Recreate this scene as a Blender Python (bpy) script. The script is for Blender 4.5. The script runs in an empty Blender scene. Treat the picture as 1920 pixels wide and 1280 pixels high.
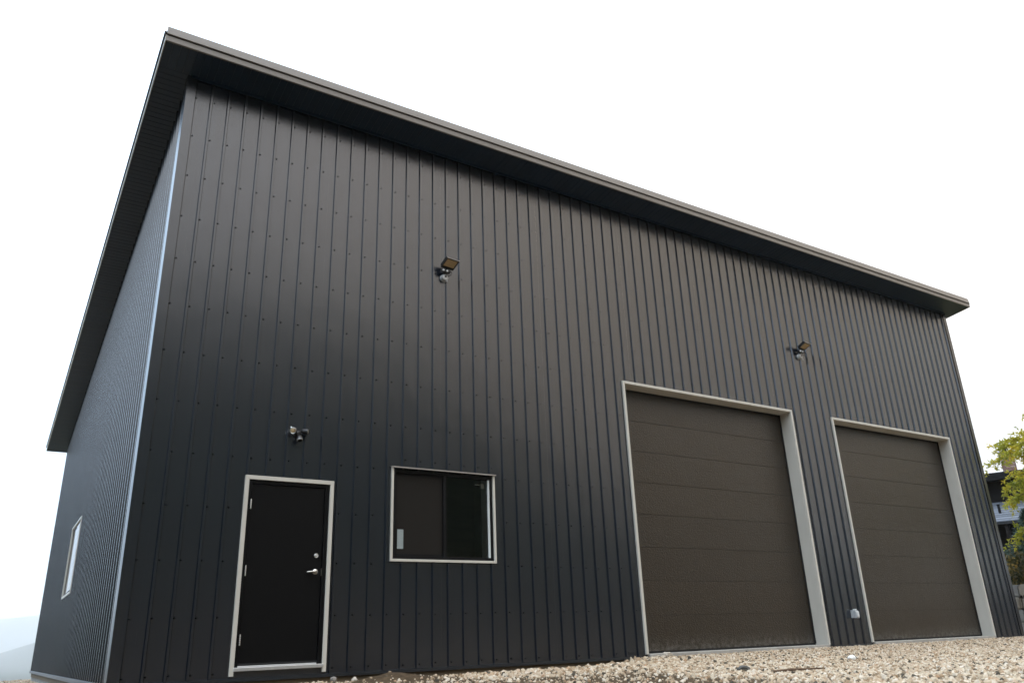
import bpy, bmesh, math, random
from mathutils import Vector, Matrix, noise

sc = bpy.context.scene
random.seed(7)
PI = math.pi

# ------------------------------------------------------------------ camera
cam_d = bpy.data.cameras.new('camera')
cam = bpy.data.objects.new('camera', cam_d)
sc.collection.objects.link(cam)
RT = Vector((0.8463684560, -0.5314404073, -0.0350931630))
DN = Vector((0.1608444860, 0.3178617087, -0.9343944485))
FW = Vector((0.5077297391, 0.7851974450, 0.3545073828))
CAM = Vector((-1.291354, -9.74270237, 0.52605851))
m = Matrix.Identity(4)
for r in range(3):
    m[r][0], m[r][1], m[r][2], m[r][3] = RT[r], -DN[r], -FW[r], CAM[r]
cam.matrix_world = m
cam_d.sensor_width = 36.0
cam_d.lens = 1476.794 / 1920 * 36.0
cam_d.clip_start = 0.05
cam_d.clip_end = 40000
cam_d.dof.use_dof = True
cam_d.dof.focus_distance = 11.0
cam_d.dof.aperture_fstop = 2.0
sc.camera = cam

# ------------------------------------------------------------------ sky, sun, exposure
SUN_AZ, SUN_EL = math.radians(-125), math.radians(55)      # azimuth from +Y towards +X: behind the camera, to the left
w = bpy.data.worlds.new('World'); sc.world = w; w.use_nodes = True
nt = w.node_tree; nt.nodes.clear()
out = nt.nodes.new('ShaderNodeOutputWorld')
bg = nt.nodes.new('ShaderNodeBackground')
sky = nt.nodes.new('ShaderNodeTexSky'); sky.sky_type = 'NISHITA'
sky.sun_disc = False; sky.sun_elevation = SUN_EL; sky.sun_rotation = SUN_AZ
sky.air_density = 1.0; sky.dust_density = 2.0; sky.ozone_density = 1.0
# even rain cloud over it: brighter overhead than at the horizon (standard overcast sky), thin and bluish over the valley to the left, a duller warm bank to the right
tcw = nt.nodes.new('ShaderNodeTexCoord')
sepw = nt.nodes.new('ShaderNodeSeparateXYZ'); nt.links.new(tcw.outputs['Generated'], sepw.inputs[0])
el = nt.nodes.new('ShaderNodeMapRange'); el.inputs[1].default_value = 0.0; el.inputs[2].default_value = 1.0
el.inputs[3].default_value = 4.5; el.inputs[4].default_value = 17.5
nt.links.new(sepw.outputs['Z'], el.inputs[0])
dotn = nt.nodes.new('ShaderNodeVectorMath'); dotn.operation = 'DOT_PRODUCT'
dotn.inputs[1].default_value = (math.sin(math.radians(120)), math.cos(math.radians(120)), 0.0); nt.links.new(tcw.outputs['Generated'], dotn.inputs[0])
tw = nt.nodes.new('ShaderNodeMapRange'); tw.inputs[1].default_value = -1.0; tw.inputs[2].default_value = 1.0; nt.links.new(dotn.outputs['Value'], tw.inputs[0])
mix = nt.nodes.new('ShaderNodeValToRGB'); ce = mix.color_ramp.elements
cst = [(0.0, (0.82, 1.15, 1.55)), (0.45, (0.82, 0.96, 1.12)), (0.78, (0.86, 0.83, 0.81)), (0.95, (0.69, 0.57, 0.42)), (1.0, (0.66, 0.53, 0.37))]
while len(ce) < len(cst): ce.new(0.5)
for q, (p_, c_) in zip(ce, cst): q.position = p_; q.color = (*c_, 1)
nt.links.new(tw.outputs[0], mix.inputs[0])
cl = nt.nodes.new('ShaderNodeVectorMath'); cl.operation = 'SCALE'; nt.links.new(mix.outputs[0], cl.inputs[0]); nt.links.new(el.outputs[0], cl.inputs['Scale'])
thin = nt.nodes.new('ShaderNodeVectorMath'); thin.operation = 'SCALE'; thin.inputs['Scale'].default_value = 0.08; nt.links.new(sky.outputs[0], thin.inputs[0])
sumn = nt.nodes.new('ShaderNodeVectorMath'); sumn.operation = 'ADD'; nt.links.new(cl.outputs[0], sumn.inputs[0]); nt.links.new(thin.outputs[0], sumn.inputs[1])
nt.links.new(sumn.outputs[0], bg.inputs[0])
bg.inputs[1].default_value = 0.10
nt.links.new(bg.outputs[0], out.inputs[0])
sun_d = bpy.data.lights.new('sun', 'SUN'); sun_d.energy = 0.5; sun_d.angle = math.radians(50)
sun_d.color = (1.0, 0.96, 0.90)
sun = bpy.data.objects.new('sun', sun_d); sc.collection.objects.link(sun)
sd = Vector((math.sin(SUN_AZ) * math.cos(SUN_EL), math.cos(SUN_AZ) * math.cos(SUN_EL), math.sin(SUN_EL)))
sun.rotation_euler = sd.to_track_quat('Z', 'Y').to_euler()
sun.location = (10, -30, 30)
sc.view_settings.view_transform = 'Standard'
sc.view_settings.look = 'None'
sc.view_settings.exposure = 1.05
sc.view_settings.gamma = 1.0
sc.render.engine = 'CYCLES'
sc.cycles.use_denoising = True
sc.cycles.max_bounces = 8
sc.cycles.volume_bounces = 1

# ------------------------------------------------------------------ materials
def mat(name, col, rough=0.5, metal=0.0, spec=0.5, noise_amt=0.0, scale=(8, 8, 8), bump=0.0, bump_scale=60, rnd=0.0,
        rough_var=0.0, detail=4.0):
    ma = bpy.data.materials.new(name); ma.use_nodes = True
    t = ma.node_tree; b = t.nodes['Principled BSDF']
    b.inputs['Base Color'].default_value = (*col, 1)
    b.inputs['Roughness'].default_value = rough
    b.inputs['Metallic'].default_value = metal
    b.inputs['Specular IOR Level'].default_value = spec
    L = t.links.new
    if noise_amt or bump or rnd or rough_var:
        tc = t.nodes.new('ShaderNodeTexCoord')
        mp = t.nodes.new('ShaderNodeMapping'); mp.inputs['Scale'].default_value = scale
        geo = t.nodes.new('ShaderNodeNewGeometry')
        L(geo.outputs['Position'], mp.inputs['Vector'])
    if noise_amt or rnd:
        n = t.nodes.new('ShaderNodeTexNoise'); n.inputs['Scale'].default_value = 1.0; n.inputs['Detail'].default_value = detail
        L(mp.outputs[0], n.inputs['Vector'])
        oi = t.nodes.new('ShaderNodeObjectInfo')
        mr = t.nodes.new('ShaderNodeMapRange'); mr.inputs[1].default_value = 0.25; mr.inputs[2].default_value = 0.75
        mr.inputs[3].default_value = 1 - noise_amt; mr.inputs[4].default_value = 1 + noise_amt
        L(n.outputs['Fac'], mr.inputs[0])
        m2 = t.nodes.new('ShaderNodeMapRange'); m2.inputs[3].default_value = 1 - rnd; m2.inputs[4].default_value = 1 + rnd
        L(oi.outputs['Random'], m2.inputs[0])
        mu = t.nodes.new('ShaderNodeMath'); mu.operation = 'MULTIPLY'
        L(mr.outputs[0], mu.inputs[0]); L(m2.outputs[0], mu.inputs[1])
        vm = t.nodes.new('ShaderNodeVectorMath'); vm.operation = 'SCALE'; vm.inputs[0].default_value = col
        L(mu.outputs[0], vm.inputs['Scale']); L(vm.outputs[0], b.inputs['Base Color'])
    if rough_var:
        n3 = t.nodes.new('ShaderNodeTexNoise'); n3.inputs['Scale'].default_value = 1.3; n3.inputs['Detail'].default_value = 6
        L(mp.outputs[0], n3.inputs['Vector'])
        m3 = t.nodes.new('ShaderNodeMapRange'); m3.inputs[1].default_value = 0.3; m3.inputs[2].default_value = 0.7
        m3.inputs[3].default_value = rough - rough_var; m3.inputs[4].default_value = rough + rough_var
        L(n3.outputs['Fac'], m3.inputs[0]); L(m3.outputs[0], b.inputs['Roughness'])
    if bump:
        n2 = t.nodes.new('ShaderNodeTexNoise'); n2.inputs['Scale'].default_value = bump_scale; n2.inputs['Detail'].default_value = 3
        L(geo.outputs['Position'], n2.inputs['Vector'])
        bp = t.nodes.new('ShaderNodeBump'); bp.inputs['Strength'].default_value = bump; bp.inputs['Distance'].default_value = 0.004
        L(n2.outputs['Fac'], bp.inputs['Height']); L(bp.outputs[0], b.inputs['Normal'])
    return ma

def add_dust(ma, z0, z1, col, amt, streak=(9, 9, 1.2)):
    """pale splash dirt with its own ragged shape on the lowest strip of a surface"""
    t = ma.node_tree; b = t.nodes['Principled BSDF']; L = t.links.new
    geo = t.nodes.new('ShaderNodeNewGeometry'); sep = t.nodes.new('ShaderNodeSeparateXYZ')
    L(geo.outputs['Position'], sep.inputs[0])
    mr = t.nodes.new('ShaderNodeMapRange'); mr.inputs[1].default_value = z0; mr.inputs[2].default_value = z1
    mr.inputs[3].default_value = 1.0; mr.inputs[4].default_value = 0.0
    L(sep.outputs['Z'], mr.inputs[0])
    mp = t.nodes.new('ShaderNodeMapping'); mp.inputs['Scale'].default_value = streak
    L(geo.outputs['Position'], mp.inputs['Vector'])
    n = t.nodes.new('ShaderNodeTexNoise'); n.inputs['Scale'].default_value = 1.0; n.inputs['Detail'].default_value = 8
    n.inputs['Roughness'].default_value = 0.7
    L(mp.outputs[0], n.inputs['Vector'])
    p = t.nodes.new('ShaderNodeMath'); p.operation = 'POWER'; p.inputs[1].default_value = 2.0; L(mr.outputs[0], p.inputs[0])
    a = t.nodes.new('ShaderNodeMath'); a.operation = 'MULTIPLY'; L(p.outputs[0], a.inputs[0])
    m2 = t.nodes.new('ShaderNodeMapRange'); m2.inputs[1].default_value = 0.42; m2.inputs[2].default_value = 0.72
    L(n.outputs['Fac'], m2.inputs[0]); L(m2.outputs[0], a.inputs[1])
    a2 = t.nodes.new('ShaderNodeMath'); a2.operation = 'MULTIPLY'; a2.inputs[1].default_value = amt; L(a.outputs[0], a2.inputs[0])
    mx = t.nodes.new('ShaderNodeMix'); mx.data_type = 'RGBA'
    L(a2.outputs[0], mx.inputs['Factor'])
    src = b.inputs['Base Color']
    if src.is_linked: L(src.links[0].from_socket, mx.inputs[6])
    else: mx.inputs[6].default_value = src.default_value
    mx.inputs[7].default_value = (*col, 1)
    L(mx.outputs[2], b.inputs['Base Color'])

WALL = mat('charcoal_painted_steel', (0.0015, 0.0042, 0.0096), 0.25, 0.0, 0.5, 0.08, (18, 18, 0.35), 0.0, 260, 0.05, 0.010)
WALL.node_tree.nodes['Principled BSDF'].inputs['IOR'].default_value = 1.86      # glossy baked enamel
def oil_can(ma, sc_, dist, fine=0.0):
    """sheet metal is never quite flat: broad shallow waves bend its reflections"""
    t = ma.node_tree; b = t.nodes['Principled BSDF']; L = t.links.new
    geo = t.nodes.new('ShaderNodeNewGeometry'); mp = t.nodes.new('ShaderNodeMapping'); mp.inputs['Scale'].default_value = sc_
    L(geo.outputs['Position'], mp.inputs['Vector'])
    n = t.nodes.new('ShaderNodeTexNoise'); n.inputs['Scale'].default_value = 1.0; n.inputs['Detail'].default_value = 2.0
    L(mp.outputs[0], n.inputs['Vector'])
    bp = t.nodes.new('ShaderNodeBump'); bp.inputs['Strength'].default_value = 1.0; bp.inputs['Distance'].default_value = dist
    L(n.outputs['Fac'], bp.inputs['Height'])
    if b.inputs['Normal'].is_linked: L(b.inputs['Normal'].links[0].from_socket, bp.inputs['Normal'])
    L(bp.outputs[0], b.inputs['Normal'])
oil_can(WALL, (2.6, 2.6, 1.1), 0.006)
add_dust(WALL, 0.2, 2.2, (0.10, 0.10, 0.105), 0.05, (22, 22, 1.4))
SOFF = mat('charcoal_soffit_steel', (0.007, 0.020, 0.043), 0.42, 0.0, 0.6, 0.08, (4, 4, 4), 0.0, 200, 0.06)
FASC = mat('taupe_fascia_steel', (0.20, 0.178, 0.157), 0.42, 0.0, 0.5, 0.06, (3, 3, 12), 0, 60, 0.03, 0.04)
TRIM = mat('light_taupe_trim_steel', (0.50, 0.475, 0.42), 0.4, 0.0, 0.5, 0.05, (6, 6, 2), 0, 60, 0.02, 0.05)
DOORM = mat('brown_embossed_door_steel', (0.019, 0.0120, 0.0052), 0.34, 0.0, 0.55, 0.42, (42, 42, 42), 0.8, 48, 0.07, 0.05, 2.0)
add_dust(DOORM, 0.27, 0.58, (0.22, 0.21, 0.19), 0.7, (13, 13, 13))
oil_can(DOORM, (1.2, 1.2, 1.6), 0.008)
oil_can(FASC, (1.5, 1.5, 8.0), 0.004)
[setattr(n_.inputs['Distance'], 'default_value', 0.0075) for n_ in DOORM.node_tree.nodes if n_.bl_idname == 'ShaderNodeBump' and n_.inputs['Strength'].default_value < 0.95]
BLACKM = mat('black_painted_steel_door', (0.0022, 0.0022, 0.0025), 0.45, 0.0, 0.15, 0.1, (5, 5, 5), 0.03, 200)
BLACKP = mat('black_vinyl', (0.004, 0.004, 0.0045), 0.5, 0.0, 0.15, 0.05, (9, 9, 9))
RUBBER = mat('black_rubber', (0.012, 0.012, 0.012), 0.7, 0.0, 0.3, 0.05, (9, 9, 9))
STEEL = mat('satin_nickel', (0.62, 0.61, 0.58), 0.28, 1.0, 0.5, 0.05, (30, 30, 30))
ALU = mat('mill_aluminium', (0.66, 0.67, 0.68), 0.38, 0.85, 0.5, 0.06, (20, 20, 20))
SCREW = mat('dark_screw_head', (0.006, 0.006, 0.007), 0.75, 0.0, 0.1, 0.1, (40, 40, 40))
CONC = mat('pale_concrete', (0.33, 0.315, 0.285), 0.85, 0.0, 0.3, 0.18, (7, 7, 7), 0.4, 90)
CONCD = mat('foundation_concrete', (0.20, 0.19, 0.175), 0.9, 0.0, 0.2, 0.25, (7, 7, 7), 0.5, 60)
INTER = mat('interior_plywood', (0.13, 0.10, 0.065), 0.8, 0.0, 0.2, 0.2, (2, 2, 9))
INTW = mat('interior_white_jamb', (0.62, 0.64, 0.62), 0.6, 0.0, 0.4, 0.04, (6, 6, 6))
ROOFM = mat('charcoal_roof_steel', (0.03, 0.03, 0.032), 0.4, 0.0, 0.5, 0.1, (3, 3, 3))
STICK = mat('pale_label_paper', (0.25, 0.29, 0.29), 0.6, 0.0, 0.4, 0.08, (40, 40, 90))
LENS = mat('amber_led_lens', (0.47, 0.34, 0.18), 0.3, 0.0, 0.5, 0.08, (60, 60, 60))
LAMPB = mat('black_cast_lamp_housing', (0.010, 0.010, 0.010), 0.35, 0.0, 0.5, 0.1, (30, 30, 30))
GREYP = mat('grey_lamp_plate', (0.40, 0.40, 0.39), 0.35, 0.3, 0.5, 0.1, (40, 40, 40))
KNOB = mat('bright_lamp_knob', (0.78, 0.80, 0.80), 0.25, 0.2, 0.5, 0.03, (40, 40, 40))
PLAST = mat('grey_translucent_plastic', (0.36, 0.38, 0.39), 0.3, 0.0, 0.5, 0.08, (40, 40, 40))

def glass(name, tint, refl_rough=0.02):
    ma = bpy.data.materials.new(name); ma.use_nodes = True
    t = ma.node_tree; t.nodes.clear(); L = t.links.new
    o = t.nodes.new('ShaderNodeOutputMaterial'); mx = t.nodes.new('ShaderNodeMixShader')
    fr = t.nodes.new('ShaderNodeFresnel'); fr.inputs[0].default_value = 1.5
    tr = t.nodes.new('ShaderNodeBsdfTransparent'); tr.inputs[0].default_value = (*tint, 1)
    gl = t.nodes.new('ShaderNodeBsdfGlossy'); gl.inputs['Roughness'].default_value = refl_rough
    L(fr.outputs[0], mx.inputs[0]); L(tr.outputs[0], mx.inputs[1]); L(gl.outputs[0], mx.inputs[2]); L(mx.outputs[0], o.inputs[0])
    return ma
GLASS = glass('clear_window_glass', (0.76, 0.75, 0.72))
SCREENM = mat('fine_insect_screen', (0.0085, 0.0068, 0.005), 0.7, 0.0, 0.2, 0.12, (160, 160, 160))

# ------------------------------------------------------------------ mesh helpers
def finish(name, bm, ma, parent=None, smooth=False):
    me = bpy.data.meshes.new(name); bm.normal_update(); bm.to_mesh(me); bm.free()
    if smooth:
        for p in me.polygons: p.use_smooth = True
    for x in (ma if isinstance(ma, (list, tuple)) else [ma]): me.materials.append(x)
    o = bpy.data.objects.new(name, me); sc.collection.objects.link(o)
    if parent: o.parent = parent
    return o
def box(bm, x0, x1, y0, y1, z0, z1, mi=0):
    v = [bm.verts.new(p) for p in ((x0, y0, z0), (x1, y0, z0), (x1, y1, z0), (x0, y1, z0), (x0, y0, z1), (x1, y0, z1), (x1, y1, z1), (x0, y1, z1))]
    for f in ((0, 3, 2, 1), (4, 5, 6, 7), (0, 1, 5, 4), (1, 2, 6, 5), (2, 3, 7, 6), (3, 0, 4, 7)):
        bm.faces.new([v[i] for i in f]).material_index = mi
    return v
def bev(bm, off, seg=2):
    bmesh.ops.bevel(bm, geom=bm.edges[:], offset=off, segments=seg, profile=0.5, affect='EDGES')
def mkbox(name, ma, parent, x0, x1, y0, y1, z0, z1, b=0.0):
    bm = bmesh.new(); box(bm, x0, x1, y0, y1, z0, z1)
    if b: bev(bm, b)
    return finish(name, bm, ma, parent)
def prism(bm, pts, axis, a0, a1):
    """closed outline pts (2-D) pushed along axis: 'x' -> pts are (y,z); 'y' -> (x,z); 'z' -> (x,y)"""
    def P(p, a): return {'x': (a, p[0], p[1]), 'y': (p[0], a, p[1]), 'z': (p[0], p[1], a)}[axis]
    A = [bm.verts.new(P(p, a0)) for p in pts]; B = [bm.verts.new(P(p, a1)) for p in pts]
    n = len(pts)
    for i in range(n): bm.faces.new((A[i], A[(i + 1) % n], B[(i + 1) % n], B[i]))
    bm.faces.new(A[::-1]); bm.faces.new(B)
    bmesh.ops.recalc_face_normals(bm, faces=bm.faces[:])
def lathe(bm, prof, org, ax, seg=20):
    """prof = [(radius, distance along ax)], capped ends"""
    ax = Vector(ax).normalized(); u = ax.orthogonal().normalized(); v = ax.cross(u); org = Vector(org)
    rings = []
    for r, d in prof:
        rings.append([bm.verts.new(org + ax * d + (u * math.cos(2 * PI * k / seg) + v * math.sin(2 * PI * k / seg)) * r) for k in range(seg)])
    for a, b in zip(rings, rings[1:]):
        for k in range(seg): bm.faces.new((a[k], a[(k + 1) % seg], b[(k + 1) % seg], b[k]))
    bm.faces.new(rings[0][::-1]); bm.faces.new(rings[-1])
def tube(bm, pts, rad, seg=8):
    prev = None
    pts = [Vector(p) for p in pts]
    for i, p in enumerate(pts):
        d = (pts[min(i + 1, len(pts) - 1)] - pts[max(i - 1, 0)]).normalized()
        u = d.cross(Vector((0.13, 0.21, 0.97))).normalized(); v = d.cross(u)
        r = rad[i] if isinstance(rad, (list, tuple)) else rad
        ring = [bm.verts.new(p + (u * math.cos(2 * PI * k / seg) + v * math.sin(2 * PI * k / seg)) * r) for k in range(seg)]
        if prev:
            for k in range(seg): bm.faces.new((prev[k], prev[(k + 1) % seg], ring[(k + 1) % seg], ring[k]))
        else: bm.faces.new(ring[::-1])
        prev = ring
    bm.faces.new(prev)
def tag(o, label, cat=None, group=None, kind=None):
    if label: o['label'] = label
    if cat: o['category'] = cat
    if group: o['group'] = group
    if kind: o['kind'] = kind
    return o
def empty(name, loc, label, cat, group=None):
    o = bpy.data.objects.new(name, None); sc.collection.objects.link(o); o.location = loc
    o.empty_display_size = 0.2
    return tag(o, label, cat, group)
def under(o, parent):
    """parent keeping world placement (parents here are unrotated empties or meshes in world space)"""
    o.parent = parent; o.matrix_parent_inverse = Matrix.Translation(-Vector(parent.location)) if parent.type == 'EMPTY' else Matrix.Identity(4)
    return o

# ------------------------------------------------------------------ terrain
XL, XR, YB = -0.117, 18.171, 15.24
def sm(a, b, x):
    t = max(0.0, min(1.0, (x - a) / (b - a))); return t * t * (3 - 2 * t)
def dirt(x, y):
    n = noise.noise(Vector((x * 1.3, y * 1.3, 3.0))) * 0.55 + noise.noise(Vector((x * 4, y * 4, 9.0))) * 0.25
    a = sm(3.75, 3.25, x + n * 0.5)                       # bare soil in front of the door and mound
    b = sm(-1.5, -2.1, y + n * 0.5) * sm(0.25, -0.25, x - 5.0 - (y + 3.0) * 0.4 + n * 0.5)
    c = sm(1.35, 1.55, x) * sm(2.5, 2.2, x) * sm(-0.55, -0.35, y + 0.2 * n)   # pale stones heaped by the doorstep
    d = sm(-8.0, -9.2, y + n * 0.6)                       # trodden earth behind the photographer
    e = sm(-0.62, -0.38, y + n * 0.3) * sm(7.15, 6.85, x)     # brown soil at the wall's foot, its tone also painting the dark shadow gap
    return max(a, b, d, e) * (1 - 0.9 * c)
def H(x, y):
    z = 0.135 - 0.035 * sm(-1.3, -0.5, y) * sm(7.0, 6.4, x) + 0.065 * sm(5.6, 7.4, x) * sm(-3.0, -0.3, y) + 0.012 * sm(1, -3, y)
    z -= 0.05 * sm(5, 1, y) * 0 + 0.10 * sm(1, 16, y) * sm(1.5, -0.5, x)
    # soil heap and low lumps
    z += 0.115 * math.exp(-(((x - 2.72) / 0.34) ** 2 + ((y + 0.62) / 0.36) ** 2)) * (1 + 0.3 * noise.noise(Vector((x * 6, y * 6, 0))))
    z += 0.045 * math.exp(-(((x - 3.25) / 0.4) ** 2 + ((y + 0.75) / 0.3) ** 2))
    z += 0.07 * math.exp(-(((x - 1.95) / 0.35) ** 2 + ((y + 0.42) / 0.2) ** 2))
    z += 0.012 * math.exp(-(((y + 0.9) / 0.35) ** 2)) * sm(3.3, 4.2, x) * sm(7.2, 6.2, x)
    near = sm(60, 25, math.hypot(x - 6, y + 2))
    z += near * (0.016 * noise.noise(Vector((x * 0.9, y * 0.9, 0))) + 0.008 * noise.noise(Vector((x * 3.1, y * 3.1, 5))))
    # bank with boulders to the right
    z += 1.5 * sm(24, 31, x) * sm(-16, -6, y)
    z += 1.6 * sm(33, 60, x) * sm(-30, 0, y)
    # the pad ends left of and behind the building and the ground drops to the valley
    d = max(-3.5 - x, y - 17.5 - 0.25 * max(0, x - 20))
    z -= 42 * sm(0, 190, d) + 0.16 * max(0, min(d, 30))
    # wooded slope behind the photographer
    z += 31 * sm(17, 62, -y) * sm(-60, -22, x) * sm(76, 18, x) + 22 * sm(75, 190, -y)
    # wooded spur across the gully to the left
    z += 100 * math.exp(-((x + 230) / 95.0) ** 2) * sm(-420, -200, y) * sm(190, 40, y) * sm(-30, -90, x)
    # far ridges in the fog
    r = math.hypot(x, y); az = math.degrees(math.atan2(x, y))
    if r > 400:
        rid = 0.5 + 0.5 * noise.noise(Vector((az * 0.045, 2.0, 0)))
        near_h = 50 + 34 * az * sm(-8, 0, az) * sm(14, 4, az) + 90 * rid * sm(5, 20, abs(az)) + 14 * noise.noise(Vector((x * 0.004, y * 0.004, 1)))
        z += near_h * math.exp(-((r - 5600) / 1100.0) ** 2)
        far_h = 440 + 90 * noise.noise(Vector((az * 0.06 + 5, 0.3, 1))) + 36 * noise.noise(Vector((az * 0.4, 1.3, 1)))
        z += far_h * sm(7600, 10200, r)
    return z
def axis(lo, hi, step, far, k=1.16):
    a = []; v = lo
    while v <= hi + 1e-6: a.append(v); v += step
    s = step; v = a[-1]
    while v < far: s = min(s * k, 330); v += s; a.append(v)
    s = step; v = a[0]; pre = []
    while v > -far: s = min(s * k, 330); v -= s; pre.append(v)
    return pre[::-1] + a
gx, gy = axis(-3.0, 19.0, 0.16, 10500), axis(-8.0, 1.0, 0.14, 10500)
verts = [(x, y, H(x, y)) for y in gy for x in gx]
nx = len(gx)
faces = [(j * nx + i, j * nx + i + 1, (j + 1) * nx + i + 1, (j + 1) * nx + i) for j in range(len(gy) - 1) for i in range(nx - 1)]
me = bpy.data.meshes.new('ground'); me.from_pydata(verts, [], faces); me.update()
for p in me.polygons: p.use_smooth = True
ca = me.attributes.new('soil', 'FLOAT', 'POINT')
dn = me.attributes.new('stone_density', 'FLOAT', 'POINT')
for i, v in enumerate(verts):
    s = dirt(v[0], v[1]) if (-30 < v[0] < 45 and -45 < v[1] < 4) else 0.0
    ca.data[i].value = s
    inside = (-2.5 < v[0] < 26 and -7.8 < v[1] < 0.12) and not (v[1] > 0.05 and XL < v[0] < XR)
    side = (-2.8 < v[0] < -0.15 and 0 <= v[1] < 16.5)
    rdist = math.hypot(v[0] - CAM.x, v[1] - CAM.y)
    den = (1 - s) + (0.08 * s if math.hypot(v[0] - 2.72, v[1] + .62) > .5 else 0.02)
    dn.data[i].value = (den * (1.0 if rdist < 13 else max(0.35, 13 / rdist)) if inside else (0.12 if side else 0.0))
ground = bpy.data.objects.new('ground', me); sc.collection.objects.link(ground); tag(ground, None, kind='structure')

def ground_mat():
    ma = bpy.data.materials.new('gravel_soil_and_hills'); ma.use_nodes = True
    t = ma.node_tree; b = t.nodes['Principled BSDF']; L = t.links.new
    b.inputs['Roughness'].default_value = 0.95; b.inputs['Specular IOR Level'].default_value = 0.15
    geo = t.nodes.new('ShaderNodeNewGeometry')
    def ramp(src, stops):
        r = t.nodes.new('ShaderNodeValToRGB'); e = r.color_ramp.elements
        while len(e) < len(stops): e.new(0.5)
        for q, (p, c) in zip(e, stops): q.position = p; q.color = (*c, 1)
        L(src, r.inputs[0]); return r.outputs[0]
    def nz(scale, det=6, rough=0.6):
        n = t.nodes.new('ShaderNodeTexNoise'); n.inputs['Scale'].default_value = scale; n.inputs['Detail'].default_value = det
        n.inputs['Roughness'].default_value = rough; L(geo.outputs['Position'], n.inputs['Vector']); return n.outputs['Fac']
    vo = t.nodes.new('ShaderNodeTexVoronoi'); vo.inputs['Scale'].default_value = 38; L(geo.outputs['Position'], vo.inputs['Vector'])
    sp = t.nodes.new('ShaderNodeSeparateColor'); L(vo.outputs['Color'], sp.inputs[0])
    grav = ramp(sp.outputs[0], [(0.0, (0.07, 0.052, 0.035)), (0.25, (0.22, 0.165, 0.11)), (0.7, (0.33, 0.26, 0.18)), (1.0, (0.44, 0.38, 0.30))])
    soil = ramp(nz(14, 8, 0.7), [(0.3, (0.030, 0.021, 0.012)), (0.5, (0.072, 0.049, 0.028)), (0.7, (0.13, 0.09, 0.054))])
    wood = ramp(nz(0.09, 8, 0.75), [(0.35, (0.012, 0.019, 0.013)), (0.55, (0.030, 0.037, 0.021)), (0.72, (0.08, 0.074, 0.045))])
    at = t.nodes.new('ShaderNodeAttribute'); at.attribute_name = 'soil'
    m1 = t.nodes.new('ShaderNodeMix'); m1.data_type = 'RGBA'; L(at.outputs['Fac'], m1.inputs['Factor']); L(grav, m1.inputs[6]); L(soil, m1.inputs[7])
    ln = t.nodes.new('ShaderNodeVectorMath'); ln.operation = 'DISTANCE'; ln.inputs[1].default_value = (9, 0, 0); L(geo.outputs['Position'], ln.inputs[0])
    mr = t.nodes.new('ShaderNodeMapRange'); mr.inputs[1].default_value = 18; mr.inputs[2].default_value = 32; L(ln.outputs['Value'], mr.inputs[0])
    m2 = t.nodes.new('ShaderNodeMix'); m2.data_type = 'RGBA'; L(mr.outputs[0], m2.inputs['Factor']); L(m1.outputs[2], m2.inputs[6]); L(wood, m2.inputs[7])
    L(m2.outputs[2], b.inputs['Base Color'])
    bp = t.nodes.new('ShaderNodeBump'); bp.inputs['Strength'].default_value = 0.9; bp.inputs['Distance'].default_value = 0.015
    L(nz(55, 8, 0.7), bp.inputs['Height']); L(bp.outputs[0], b.inputs['Normal'])
    return ma
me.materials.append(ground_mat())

def stone_mat():
    ma = bpy.data.materials.new('crushed_tan_stone'); ma.use_nodes = True
    t = ma.node_tree; b = t.nodes['Principled BSDF']; L = t.links.new
    b.inputs['Roughness'].default_value = 0.85; b.inputs['Specular IOR Level'].default_value = 0.3
    oi = t.nodes.new('ShaderNodeObjectInfo'); r = t.nodes.new('ShaderNodeValToRGB'); e = r.color_ramp.elements
    stops = [(0, (0.045, 0.04, 0.03)), (0.08, (0.10, 0.08, 0.055)), (0.15, (0.26, 0.175, 0.10)), (0.4, (0.40, 0.305, 0.205)), (0.7, (0.48, 0.39, 0.28)), (0.92, (0.57, 0.49, 0.39)), (1, (0.36, 0.21, 0.11))]
    while len(e) < len(stops): e.new(0.5)
    for q, (p, c) in zip(e, stops): q.position = p; q.color = (*c, 1)
    L(oi.outputs['Random'], r.inputs[0])
    geo = t.nodes.new('ShaderNodeNewGeometry'); n = t.nodes.new('ShaderNodeTexNoise'); n.inputs['Scale'].default_value = 70; n.inputs['Detail'].default_value = 5
    L(geo.outputs['Position'], n.inputs['Vector'])
    mr = t.nodes.new('ShaderNodeMapRange'); mr.inputs[3].default_value = 0.65; mr.inputs[4].default_value = 1.3; L(n.outputs['Fac'], mr.inputs[0])
    vm = t.nodes.new('ShaderNodeVectorMath'); vm.operation = 'SCALE'; L(r.outputs[0], vm.inputs[0]); L(mr.outputs[0], vm.inputs['Scale'])
    L(vm.outputs[0], b.inputs['Base Color'])
    return ma
STONE = stone_mat()

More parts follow.
